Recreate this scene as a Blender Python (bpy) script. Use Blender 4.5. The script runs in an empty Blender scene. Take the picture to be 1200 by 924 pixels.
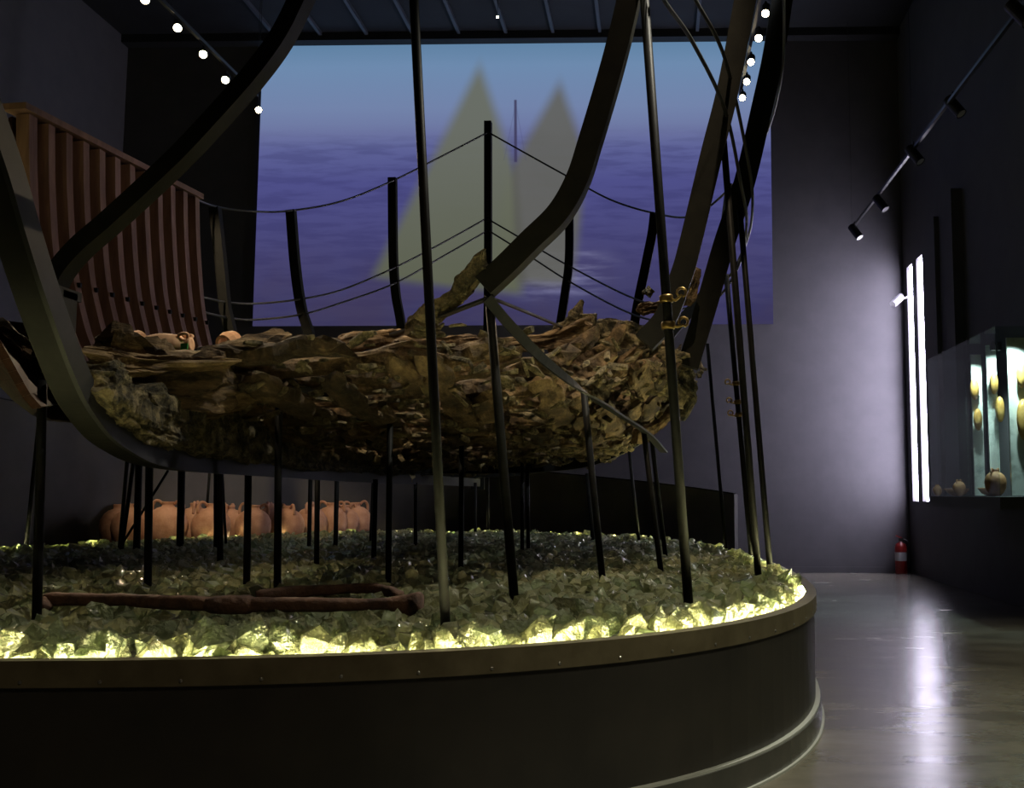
import bpy, bmesh, math, random
import numpy as np
from mathutils import Vector, Matrix, noise

# ------------------------------------------------------------------ camera
F, CX, CY, H = 1190.0, 743.0, 462.0, 1.2        # 1200x924 frame, eye height in metres
PITCH = math.atan(118 / F)
YAW = math.atan(27 / F * math.cos(PITCH))
scene = bpy.context.scene
COL = scene.collection
cam_d = bpy.data.cameras.new('camera')
cam = bpy.data.objects.new('camera', cam_d)
COL.objects.link(cam)
cam.location = (0, 0, H)
cam.rotation_euler = (math.pi / 2 + PITCH, 0, YAW)
cam_d.sensor_fit = 'HORIZONTAL'
cam_d.sensor_width = 36.0
cam_d.lens = 36.0 * F / 1200
cam_d.shift_x = -(CX - 600) / 1200
cam_d.clip_end = 100
scene.camera = cam

# ------------------------------------------------------------------ world, exposure
w = bpy.data.worlds.new('world')
scene.world = w
w.use_nodes = True
w.node_tree.nodes['Background'].inputs[0].default_value = (0.55, 0.6, 0.8, 1)
w.node_tree.nodes['Background'].inputs[1].default_value = 0.0
vs = scene.view_settings
vs.view_transform = 'Standard'
vs.look = 'None'
vs.exposure = 0.0
vs.gamma = 1.0
vs.use_curve_mapping = False
cy = scene.cycles
cy.use_denoising = True
cy.max_bounces = 10
cy.diffuse_bounces = 3
cy.glossy_bounces = 4
cy.transmission_bounces = 8
cy.transparent_max_bounces = 24
cy.caustics_reflective = False
cy.caustics_refractive = False
cy.sample_clamp_indirect = 4.0


def spot(loc, target, energy, color, angle=50, blend=0.6, radius=0.05):
    d = bpy.data.lights.new('spot_beam', 'SPOT')
    d.energy = energy
    d.color = color
    d.spot_size = math.radians(angle)
    d.spot_blend = blend
    d.shadow_soft_size = radius
    o = bpy.data.objects.new('spot_beam', d)
    COL.objects.link(o)
    o.location = loc
    o.rotation_euler = (Vector(target) - Vector(loc)).to_track_quat('-Z', 'Y').to_euler()
    return o


WARM = (1.0, 0.79, 0.52)
COOL = (0.8, 0.88, 1.0)
# first the beams of the built track spots, then lamps without any fixture
BEAMS = [((-4.64, 9.8, 5.55), (-2.6, 6.0, 1.9), 450, WARM, 32), ((-4.64, 10.4, 5.55), (-2.6, 5.0, 1.8), 450, WARM, 30),
         ((-4.64, 11.0, 5.55), (-1.5, 7.5, 1.9), 400, WARM, 34),
         ((0.99, 9.5, 5.6), (-0.8, 6.6, 2.0), 450, WARM, 34), ((0.99, 10.0, 5.6), (-0.2, 8.0, 2.0), 350, WARM, 38),
         ((0.99, 10.6, 5.6), (-2.0, 6.0, 2.0), 450, WARM, 34),
         ((2.9, 5.5, 5.6), (2.4, 6.6, 0.0), 400, (1.0, 0.93, 0.66), 66), ((2.9, 1.2, 5.6), (2.4, 2.8, 0.0), 580, (1.0, 0.93, 0.66), 66),  # unseen overhead lamps above the floor
         ((0.99, 4.6, 5.6), (-4.6, 8.5, 3.1), 130, (1, .82, .62), 24),  # added beam to brighten the replica side
         ((-4.64, 9.0, 5.6), (-5.0, 12.9, 0.8), 800, WARM, 36),  # added beam to brighten the clay jars
         ((0.5, 4.4, 8.4), (-0.7, 7.0, 1.9), 1600, WARM, 26),  # this and the next two: unseen high spots added for the timbers
         ((-4.0, 4.4, 8.4), (-1.8, 6.4, 1.8), 1200, WARM, 24),
         ((0.5, 1.2, 8.4), (-1.2, 6.7, 1.9), 380, WARM, 26),
         ((0.99, -0.6, 5.6), (-1.4, 3.3, 0.5), 170, WARM, 40),  # weak beam added for the platform front
         ((0.99, 5.2, 5.6), (-1.2, 4.8, 0.6), 780, (1, .95, .78), 50),  # this and the next: beams added to lift the glass bed
         ((0.99, 7.4, 5.6), (-1.0, 10.2, 0.7), 520, (.92, .97, 1), 56)]
for b in BEAMS:
    spot(*b)


# ------------------------------------------------------------------ pixel -> place
def _basis():
    c, s = math.cos(YAW), math.sin(YAW)
    R = np.array([[c, -s, 0], [s, c, 0], [0, 0, 1]])
    return (R @ np.array([1., 0, 0]), R @ np.array([0, -math.sin(PITCH), math.cos(PITCH)]),
            R @ np.array([0, math.cos(PITCH), math.sin(PITCH)]))


_r, _u, _f = _basis()


def ray(px, py):
    return _f + _r * (px - CX) / F + _u * (CY - py) / F


def W(px, py, Y):                       # on the upright plane at distance Y
    d = ray(px, py)
    t = Y / d[1]
    return Vector((d[0] * t, Y, H + d[2] * t))


def G(px, py, z):                       # on the level plane at height z
    d = ray(px, py)
    t = (z - H) / d[2]
    return Vector((d[0] * t, d[1] * t, z))


def PX(px, py, X):                      # on the upright plane at that X
    d = ray(px, py)
    t = X / d[0]
    return Vector((X, d[1] * t, H + d[2] * t))


def project(P):
    d = np.array(P) - np.array([0, 0, H])
    k = d @ _f
    return CX + F * (d @ _r) / k, CY - F * (d @ _u) / k


# ------------------------------------------------------------------ materials
def srgb(r, g, b):
    def f(c):
        c /= 255.0
        return c / 12.92 if c <= 0.04045 else ((c + 0.055) / 1.055) ** 2.4
    return (f(r), f(g), f(b), 1)


class NT:
    def __init__(self, name):
        self.m = bpy.data.materials.new(name)
        self.m.use_nodes = True
        self.t = self.m.node_tree
        self.t.nodes.clear()
        self.out = self.t.nodes.new('ShaderNodeOutputMaterial')

    def n(self, kind, **kw):
        nd = self.t.nodes.new('ShaderNode' + kind)
        for k, v in kw.items():
            if k.startswith('i_'):
                key = k[2:].replace('_', ' ')
                nd.inputs[int(key) if key.isdigit() else key].default_value = v
            else:
                setattr(nd, k, v)
        return nd

    def l(self, a, b):
        self.t.links.new(a, b)

    def val(self, x, sock):
        if isinstance(x, (int, float)):
            sock.default_value = x
        else:
            self.l(x, sock)

    def math(self, op, a, b=0.0, c=None, clamp=False):
        nd = self.n('Math', operation=op, use_clamp=clamp)
        self.val(a, nd.inputs[0])
        self.val(b, nd.inputs[1])
        if c is not None:
            self.val(c, nd.inputs[2])
        return nd.outputs[0]

    def step(self, x, a, b):            # smoothstep
        nd = self.n('MapRange', interpolation_type='SMOOTHSTEP')
        self.val(x, nd.inputs[0])
        nd.inputs[1].default_value = a
        nd.inputs[2].default_value = b
        return nd.outputs[0]

    def mix(self, fac, a, b):
        nd = self.n('MixRGB')
        self.val(fac, nd.inputs[0])
        for x, s in ((a, nd.inputs[1]), (b, nd.inputs[2])):
            if isinstance(x, tuple):
                s.default_value = x
            else:
                self.l(x, s)
        return nd.outputs[0]

    def ramp(self, fac, stops):
        nd = self.n('ValToRGB')
        cr = nd.color_ramp
        while len(cr.elements) < len(stops):
            cr.elements.new(0.5)
        for e, (p, c) in zip(cr.elements, stops):
            e.position = p
            e.color = c
        self.l(fac, nd.inputs[0])
        return nd.outputs[0]


def mat(name, c1, c2=None, scale=6.0, rough=0.6, metal=0.0, bump=0.0, bscale=None, detail=6, stretch=(1, 1, 1),
        rvar=0.0, spec=0.5, lo=0.35, hi=0.65, coord='Object'):
    k = NT(name)
    bs = k.n('BsdfPrincipled', i_Roughness=rough, i_Metallic=metal)
    bs.inputs['Specular IOR Level'].default_value = spec
    tc = k.n('TexCoord')
    mp = k.n('Mapping')
    mp.inputs['Scale'].default_value = stretch
    k.l(tc.outputs[coord], mp.inputs[0])
    nz = k.n('TexNoise', i_Scale=scale, i_Detail=detail, i_Roughness=0.6)
    k.l(mp.outputs[0], nz.inputs['Vector'])
    c = k.ramp(nz.outputs[0], [(lo, c1), (hi, c2 or c1)])
    k.l(c, bs.inputs['Base Color'])
    if rvar:
        k.l(k.math('ADD', k.math('MULTIPLY', nz.outputs[0], rvar), rough - rvar / 2), bs.inputs['Roughness'])
    if bump:
        nb = k.n('TexNoise', i_Scale=bscale or scale * 3, i_Detail=5)
        k.l(mp.outputs[0], nb.inputs['Vector'])
        bp = k.n('Bump', i_Strength=bump, i_Distance=0.02)
        k.l(nb.outputs[0], bp.inputs['Height'])
        k.l(bp.outputs[0], bs.inputs['Normal'])
    k.l(bs.outputs[0], k.out.inputs[0])
    return k.m


def emit(name, color, strength):
    k = NT(name)
    e = k.n('Emission', i_Strength=strength)
    e.inputs[0].default_value = color
    k.l(e.outputs[0], k.out.inputs[0])
    return k.m


M = {}
M['wall'] = mat('dark_wall_paint', (0.068, 0.066, 0.074, 1), (0.08, 0.077, 0.085, 1), 3, 0.75, bump=0.05, bscale=120)
M['ceil'] = mat('black_ceiling', (0.012, 0.013, 0.016, 1), (0.018, 0.02, 0.024, 1), 2, 0.8)
M['joist'] = mat('grey_joist', (0.06, 0.065, 0.08, 1), None, 3, 0.5)
M['floor'] = mat('polished_screed', (0.10, 0.092, 0.072, 1), (0.19, 0.178, 0.145, 1), 1.6, 0.25, bump=0.10, bscale=7, rvar=0.14,
                 stretch=(0.7, 1.4, 1))
M['steel'] = mat('black_steel', (0.006, 0.006, 0.0055, 1), (0.010, 0.0095, 0.008, 1), 9, 0.55, bump=0.04, bscale=60, spec=0.08)
M['rod'] = mat('black_rod', (0.006, 0.006, 0.006, 1), (0.011, 0.011, 0.011, 1), 14, 0.5, spec=0.05)
M['keel'] = mat('grey_steel', (0.012, 0.0125, 0.014, 1), (0.018, 0.018, 0.02, 1), 7, 0.5, spec=0.15)
M['cable'] = mat('cable', (0.05, 0.048, 0.045, 1), None, 7, 0.4, metal=0.5)
M['drum'] = mat('drum_sheet', (0.022, 0.022, 0.021, 1), (0.036, 0.034, 0.03, 1), 2.2, 0.42, bump=0.03, bscale=14, rvar=0.15)
M['rim'] = mat('rim_band', (0.09, 0.077, 0.045, 1), (0.135, 0.118, 0.072, 1), 8, 0.5)
M['skirt'] = mat('skirting', (0.06, 0.065, 0.06, 1), (0.08, 0.08, 0.075, 1), 5, 0.25)
M['seal'] = mat('pale_sealant', (0.4, 0.42, 0.4, 1), None, 5, 0.4)
M['deck'] = mat('deck_bed', (0.030, 0.034, 0.018, 1), (0.05, 0.05, 0.03, 1), 8, 0.9)
M['screw'] = mat('screw_metal', (0.3, 0.3, 0.28, 1), None, 7, 0.3, metal=0.8)
M['terra'] = mat('terracotta', (0.34, 0.165, 0.095, 1), (0.50, 0.28, 0.18, 1), 7, 0.8, bump=0.2, bscale=40)
M['terra2'] = mat('pale_terracotta', (0.5, 0.25, 0.12, 1), (0.62, 0.36, 0.2, 1), 9, 0.8, bump=0.15, bscale=50)
M['rust'] = mat('rusted_iron', (0.045, 0.022, 0.014, 1), (0.12, 0.06, 0.035, 1), 12, 0.85, bump=0.6, bscale=30)
M['can'] = mat('spot_can', (0.01, 0.01, 0.011, 1), None, 7, 0.4)
M['greycan'] = mat('grey_can', (0.35, 0.35, 0.38, 1), None, 7, 0.4)
M['red'] = mat('red_enamel', (0.22, 0.012, 0.01, 1), None, 7, 0.35)
M['white'] = mat('white_label', (0.5, 0.5, 0.5, 1), None, 7, 0.5)
M['black'] = mat('black_rubber', (0.01, 0.01, 0.01, 1), None, 7, 0.6)
M['green'] = mat('green_tape', (0.05, 0.42, 0.08, 1), None, 7, 0.5)
M['brass'] = mat('brass', (0.36, 0.24, 0.08, 1), (0.22, 0.14, 0.05, 1), 30, 0.35, metal=0.9)
M['repl'] = mat('replica_frame_wood', (0.13, 0.068, 0.042, 1), (0.22, 0.12, 0.075, 1), 4, 0.7, bump=0.15, stretch=(3, 3, 0.4))
M['replp'] = mat('replica_plank_wood', (0.014, 0.006, 0.004, 1), (0.032, 0.013, 0.008, 1), 5, 0.8, spec=0.1, bump=0.15, stretch=(3, 0.4, 3))
M['parapet'] = mat('olive_parapet', (0.06, 0.057, 0.048, 1), (0.075, 0.07, 0.06, 1), 3, 0.7)
M['lens'] = emit('lit_lens', (1.0, 0.86, 0.55, 1), 40.0)
M['tube'] = emit('white_light_slot', (0.84, 0.79, 1.0, 1), 30.0)
M['led'] = emit('led_strip', (1.0, 0.93, 0.45, 1), 260.0)
M['caselamp'] = emit('case_lamp', (0.8, 1.0, 0.95, 1), 6.0)
M['amber'] = mat('amber_horn', (0.5, 0.27, 0.06, 1), (0.7, 0.45, 0.14, 1), 12, 0.4)
M['pot'] = mat('ochre_pottery', (0.22, 0.10, 0.04, 1), (0.45, 0.25, 0.1, 1), 8, 0.7, bump=0.2)
M['marble'] = mat('white_marble', (0.25, 0.3, 0.28, 1), (0.75, 0.82, 0.78, 1), 3.5, 0.5, detail=9, lo=0.33, hi=0.48)


def wood_mat(name, cols, scale, stretch, bump):
    k = NT(name)
    bs = k.n('BsdfPrincipled', i_Roughness=0.8)
    bs.inputs['Specular IOR Level'].default_value = 0.3
    tc = k.n('TexCoord')
    mp = k.n('Mapping')
    mp.inputs['Scale'].default_value = stretch
    k.l(tc.outputs['Object'], mp.inputs[0])
    nz = k.n('TexNoise', i_Scale=scale, i_Detail=8, i_Roughness=0.7)
    k.l(mp.outputs[0], nz.inputs['Vector'])
    oi = k.n('ObjectInfo')
    fac = k.math('ADD', nz.outputs[0], k.math('MULTIPLY', k.math('SUBTRACT', oi.outputs['Random'], 0.5), 0.18))
    k.l(k.ramp(fac, cols), bs.inputs['Base Color'])
    nb = k.n('TexNoise', i_Scale=scale * 2.2, i_Detail=8, i_Roughness=0.75)
    k.l(mp.outputs[0], nb.inputs['Vector'])
    bp = k.n('Bump', i_Strength=bump, i_Distance=0.05)
    k.l(nb.outputs[0], bp.inputs['Height'])
    k.l(bp.outputs[0], bs.inputs['Normal'])
    k.l(bs.outputs[0], k.out.inputs[0])
    return k.m


M['wreck'] = wood_mat('waterlogged_wood', [(0.3, (0.02, 0.013, 0.007, 1)), (0.5, (0.085, 0.055, 0.029, 1)),
                                           (0.72, (0.31, 0.205, 0.105, 1))], 9, (1, 0.35, 1), 0.9)
M['crust'] = wood_mat('pitted_wood', [(0.38, (0.012, 0.010, 0.006, 1)), (0.5, (0.08, 0.065, 0.035, 1)),
                                      (0.66, (0.28, 0.22, 0.12, 1))], 14, (1, 1, 1), 1.0)
M['log'] = wood_mat('grained_log', [(0.3, (0.03, 0.018, 0.009, 1)), (0.5, (0.15, 0.095, 0.046, 1)),
                                    (0.7, (0.38, 0.26, 0.13, 1))], 8, (0.5, 1.2, 2.6), 1.0)


def glass_mat(name, tint, tr, gl, tl):
    k = NT(name)
    glass = k.n('BsdfGlass', i_Roughness=0.04, i_IOR=1.45)
    glass.inputs[0].default_value = tint
    tra = k.n('BsdfTransparent')
    tra.inputs[0].default_value = tint
    tlu = k.n('BsdfTranslucent')
    tlu.inputs[0].default_value = (tint[0] * 0.9, tint[1] * 0.9, tint[2] * 0.8, 1)
    dif = k.n('BsdfDiffuse')
    dif.inputs[0].default_value = (tint[0] * 0.5, tint[1] * 0.5, tint[2] * 0.42, 1)
    m1 = k.n('MixShader', i_0=0.35)
    k.l(tlu.outputs[0], m1.inputs[1])
    k.l(dif.outputs[0], m1.inputs[2])
    m2 = k.n('MixShader', i_0=gl / (gl + tr))
    k.l(tra.outputs[0], m2.inputs[1])
    k.l(glass.outputs[0], m2.inputs[2])
    m3 = k.n('MixShader', i_0=tl)
    k.l(m2.outputs[0], m3.inputs[1])
    k.l(m1.outputs[0], m3.inputs[2])
    gs = k.n('BsdfGlossy', i_Roughness=0.06)
    fr = k.n('Fresnel', i_IOR=1.5)
    m4 = k.n('MixShader')
    k.l(fr.outputs[0], m4.inputs[0])
    k.l(m3.outputs[0], m4.inputs[1])
    k.l(gs.outputs[0], m4.inputs[2])
    tc = k.n('TexCoord')
    nz = k.n('TexNoise', i_Scale=26.0 if name.endswith('bed') else 2.2, i_Detail=4)
    k.l(tc.outputs['Object'], nz.inputs['Vector'])
    bp = k.n('Bump', i_Strength=0.55, i_Distance=0.03 if name.endswith('bed') else 0.35)
    k.l(nz.outputs[0], bp.inputs['Height'])
    for q in (glass, tlu, dif, gs):
        k.l(bp.outputs[0], q.inputs['Normal'])
    k.l(m4.outputs[0], k.out.inputs[0])
    return k.m


M['glass'] = glass_mat('cullet_glass', (0.95, 0.96, 0.72, 1), 0.14, 0.40, 0.46)
M['glass2'] = glass_mat('cullet_glass_greener', (0.84, 0.92, 0.70, 1), 0.14, 0.40, 0.46)


def pane_mat():
    k = NT('case_glass')
    tra = k.n('BsdfTransparent')
    tra.inputs[0].default_value = (0.9, 0.96, 0.95, 1)
    gs = k.n('BsdfGlossy', i_Roughness=0.0)
    fr = k.n('Fresnel', i_IOR=1.5)
    ge = k.n('NewGeometry')
    k.l(k.math('SUBTRACT', 1.5, k.math('MULTIPLY', ge.outputs['Backfacing'], 1.5 - 1 / 1.5)), fr.inputs[0])
    mx = k.n('MixShader')
    k.l(fr.outputs[0], mx.inputs[0])
    k.l(tra.outputs[0], mx.inputs[1])
    k.l(gs.outputs[0], mx.inputs[2])
    k.l(mx.outputs[0], k.out.inputs[0])
    return k.m


M['pane'] = pane_mat()


# ------------------------------------------------------------------ object helpers
def new(name, verts, faces, m, parent=None, smooth=False, kind=None):
    off = parent_loc(parent)
    me = bpy.data.meshes.new(name)
    me.from_pydata([(v[0] - off[0], v[1] - off[1], v[2] - off[2]) for v in verts], [], faces)
    if smooth:
        me.polygons.foreach_set('use_smooth', [True] * len(me.polygons))
    me.materials.append(M[m])
    me.update()
    o = bpy.data.objects.new(name, me)
    COL.objects.link(o)
    o.parent = parent
    if kind:
        o['kind'] = kind
    return o


def parent_loc(p):
    v = Vector((0, 0, 0))
    while p is not None:
        v = v + p.location
        p = p.parent
    return v


def thing(name, label, cat, loc=(0, 0, 0), group=None):
    o = bpy.data.objects.new(name, None)
    COL.objects.link(o)
    o.empty_display_size = 0.1
    o.location = loc
    return tag(o, label, cat, group)


def tag(o, label, cat, group=None):
    o['label'] = label
    o['category'] = cat
    if group:
        o['group'] = group
    return o


def box(x0, x1, y0, y1, z0, z1):
    v = [(x, y, z) for x in (x0, x1) for y in (y0, y1) for z in (z0, z1)]
    f = [(0, 1, 3, 2), (4, 6, 7, 5), (0, 4, 5, 1), (2, 3, 7, 6), (0, 2, 6, 4), (1, 5, 7, 3)]
    return v, f


def join(*parts):
    V, Fc = [], []
    for v, f in parts:
        n = len(V)
        V += list(v)
        Fc += [tuple(i + n for i in q) for q in f]
    return V, Fc


def smooth_path(pts, n):
    """Catmull-Rom through pts, n samples per span."""
    P = [Vector(p) for p in pts]
    P = [P[0] * 2 - P[1]] + P + [P[-1] * 2 - P[-2]]
    out = []
    for i in range(1, len(P) - 2):
        for k in range(n):
            t = k / n
            a, b, c, d = P[i - 1], P[i], P[i + 1], P[i + 2]
            out.append(0.5 * ((2 * b) + (c - a) * t + (2 * a - 5 * b + 4 * c - d) * t * t + (3 * b - a - 3 * c + d) * t ** 3))
    out.append(P[-2].copy())
    return out


def tube(pts, r, n=8, r2=None):
    pts = [Vector(p) for p in pts]
    V, Fc = [], []
    prev = None
    for i, p in enumerate(pts):
        t = (pts[min(i + 1, len(pts) - 1)] - pts[max(i - 1, 0)]).normalized()
        if prev is None:
            a = t.orthogonal().normalized()
        else:
            a = (prev - t * prev.dot(t)).normalized()
        prev = a
        b = t.cross(a)
        rr = r if r2 is None else r + (r2 - r) * i / (len(pts) - 1)
        V += [p + (a * math.cos(2 * math.pi * k / n) + b * math.sin(2 * math.pi * k / n)) * rr for k in range(n)]
    for i in range(len(pts) - 1):
        for k in range(n):
            Fc.append((i * n + k, i * n + (k + 1) % n, (i + 1) * n + (k + 1) % n, (i + 1) * n + k))
    Fc.append(tuple(range(n - 1, -1, -1)))
    Fc.append(tuple((len(pts) - 1) * n + k for k in range(n)))
    return V, Fc


def sweep(pts, wid, dep, nrm):
    """rectangular bar; wid runs along nrm, dep across it."""
    pts = [Vector(p) for p in pts]
    nrm = Vector(nrm).normalized()
    V, Fc = [], []
    for i, p in enumerate(pts):
        t = (pts[min(i + 1, len(pts) - 1)] - pts[max(i - 1, 0)]).normalized()
        s = t.cross(nrm).normalized()
        q = s.cross(t).normalized()
        for a, b in ((-1, -1), (1, -1), (1, 1), (-1, 1)):
            V.append(p + s * a * dep / 2 + q * b * wid / 2)
    for i in range(len(pts) - 1):
        for k in range(4):
            Fc.append((i * 4 + k, i * 4 + (k + 1) % 4, (i + 1) * 4 + (k + 1) % 4, (i + 1) * 4 + k))
    Fc += [(3, 2, 1, 0), tuple(len(V) - 4 + k for k in range(4))]
    return V, Fc


def lathe(prof, c, n=20, axis=(0, 0, 1)):
    c = Vector(c)
    ax = Vector(axis).normalized()
    a = ax.orthogonal().normalized()
    b = ax.cross(a)
    V, Fc = [], []
    for r, z in prof:
        for k in range(n):
            t = 2 * math.pi * k / n
            V.append(c + ax * z + (a * math.cos(t) + b * math.sin(t)) * r)
    for i in range(len(prof) - 1):
        for k in range(n):
            Fc.append((i * n + k, i * n + (k + 1) % n, (i + 1) * n + (k + 1) % n, (i + 1) * n + k))
    Fc.append(tuple(range(n - 1, -1, -1)))
    Fc.append(tuple((len(prof) - 1) * n + k for k in range(n)))
    return V, Fc


RNG = random.Random(7)


def timber(pts, wid, thk, side=(0, 0, 1), rough=0.25, n=4, ragged=0.12, seed=None, taper=(1, 1), ns=10, freq=5.0, groove=0.0):
    """weathered timber along pts; wid runs towards 'side', thk across; ends broken."""
    P = smooth_path(pts, n) if len(pts) > 2 else [Vector(pts[0]).lerp(Vector(pts[1]), i / (n * 2)) for i in range(n * 2 + 1)]
    so = Vector((RNG.uniform(-50, 50),) * 3) if seed is None else Vector((seed * 3.7, seed * 1.3, seed * 7.1))
    side = Vector(side)
    V, Fc = [], []
    N = len(P)
    for i, p in enumerate(P):
        t = (P[min(i + 1, N - 1)] - P[max(i - 1, 0)]).normalized()
        s = (side - t * side.dot(t)).normalized()
        q = t.cross(s)
        f = i / (N - 1)
        tp = taper[0] + (taper[1] - taper[0]) * f
        if i in (0, N - 1):
            tp *= 0.72
        for k in range(ns):
            an = 2 * math.pi * (k + 0.5) / ns
            ca, sa = math.cos(an), math.sin(an)
            e = 0.55
            x = math.copysign(abs(ca) ** e, ca) * wid / 2 * tp
            y = math.copysign(abs(sa) ** e, sa) * thk / 2 * tp
            v = p + s * x + q * y
            d = noise.noise(v * freq + so) * rough + noise.noise(v * freq * 2.7 + so) * rough * 0.5 + (abs(noise.noise(v * freq * 5 + so)) - .25) * rough * .6
            if groove:
                d += groove * (abs(noise.noise(Vector((ca * 2.2, sa * 2.2, f * 1.6)) + so)) * 2.2 - .55) + groove * .5 * noise.noise(Vector((ca * 6, sa * 6, f * 3)) + so)
            rad = (v - p)
            v = p + rad * (1 + d * 1.5)
            if i in (0, N - 1):
                v += t * (1 if i else -1) * (noise.noise(rad * 14 + so) + 0.2) * ragged
            V.append(v)
    for i in range(N - 1):
        for k in range(ns):
            Fc.append((i * ns + k, i * ns + (k + 1) % ns, (i + 1) * ns + (k + 1) % ns, (i + 1) * ns + k))
    Fc.append(tuple(range(ns - 1, -1, -1)))
    Fc.append(tuple((N - 1) * ns + k for k in range(ns)))
    return V, Fc


# ================================================================== THE ROOM
RX0, RX1, RY0, RY1, RZ = -8.7, 3.9, -1.2, 15.9, 8.66


def struct(name, vf, m, parent=None):
    return new(name, vf[0], vf[1], m, parent, kind='structure')


struct('floor', box(RX0 - .1, RX1 + .1, RY0 - .1, RY1 + .1, -0.1, 0), 'floor')
ceiling = struct('ceiling', box(RX0 - .1, RX1 + .1, RY0 - .1, RY1 + .1, RZ, RZ + .1), 'ceil')
struct('wall_left', box(RX0 - .1, RX0, RY0, RY1, 0, RZ), 'wall')
struct('wall_back', box(RX0 - .1, RX1 + .1, RY1, RY1 + .1, 0, RZ), 'wall')
struct('wall_behind', box(RX0 - .1, RX1 + .1, RY0 - .1, RY0, 0, RZ), 'wall')
# right wall with two upright slots for the light lines
SL = [(14.74, 15.08), (15.33, 15.66)]
SZ0, SZ1 = 1.10, 4.72
wr = [box(RX1, RX1 + .1, RY0, SL[0][0], 0, RZ), box(RX1, RX1 + .1, SL[0][1], SL[1][0], 0, RZ), box(RX1, RX1 + .1, SL[1][1], RY1, 0, RZ)]
for a, b in SL:
    wr += [box(RX1, RX1 + .1, a, b, 0, SZ0), box(RX1, RX1 + .1, a, b, SZ1, RZ)]
struct('wall_right', join(*wr), 'wall')
struct('baseboard_back', box(-8.7, RX1, RY1 - .02, RY1, 0, .09), 'wall')
struct('trim_1', box(-8.7, RX1, RY1 - .22, RY1, RZ - .13, RZ), 'ceil')
# ceiling joists
jx = [W(x, 36, 15.68).x for x in (322, 376, 430, 484, 538, 593, 648, 703, 760, 817)]
for x in jx:
    v, f = box(x - .025, x + .025, 6.0, 15.66, RZ - .06, RZ)
    new('joist', v, f, 'joist', ceiling)
for yy in (13.9, 11.5):
    v, f = box(-8.6, 3.9, yy - .02, yy + .02, RZ - .09, RZ - .06)
    new('cross_bar', v, f, 'joist', ceiling)
# pilaster on the right wall between light slots and showcase
struct('trim_2', join(box(3.76, RX1, 12.75, 13.35, 1.2, 5.1), box(3.7, RX1, 13.35, 13.9, 1.2, 4.9)), 'wall')

for a, b in SL:
    t = thing('wall_light', 'tall white light slot in the right wall, ' + ('the one on the showcase side' if a < 15.2 else 'the one next to the back corner'), 'light', (RX1 + .06, (a + b) / 2, SZ0),
              'pair of white upright light slots')
    new('diffuser', *box(RX1 + .05, RX1 + .07, a + .002, b - .002, SZ0 + .005, SZ1 - .005), 'tube', t)
    new('housing', *box(RX1 + .071, RX1 + .1, a, b, SZ0, SZ1), 'can', t)


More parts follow.
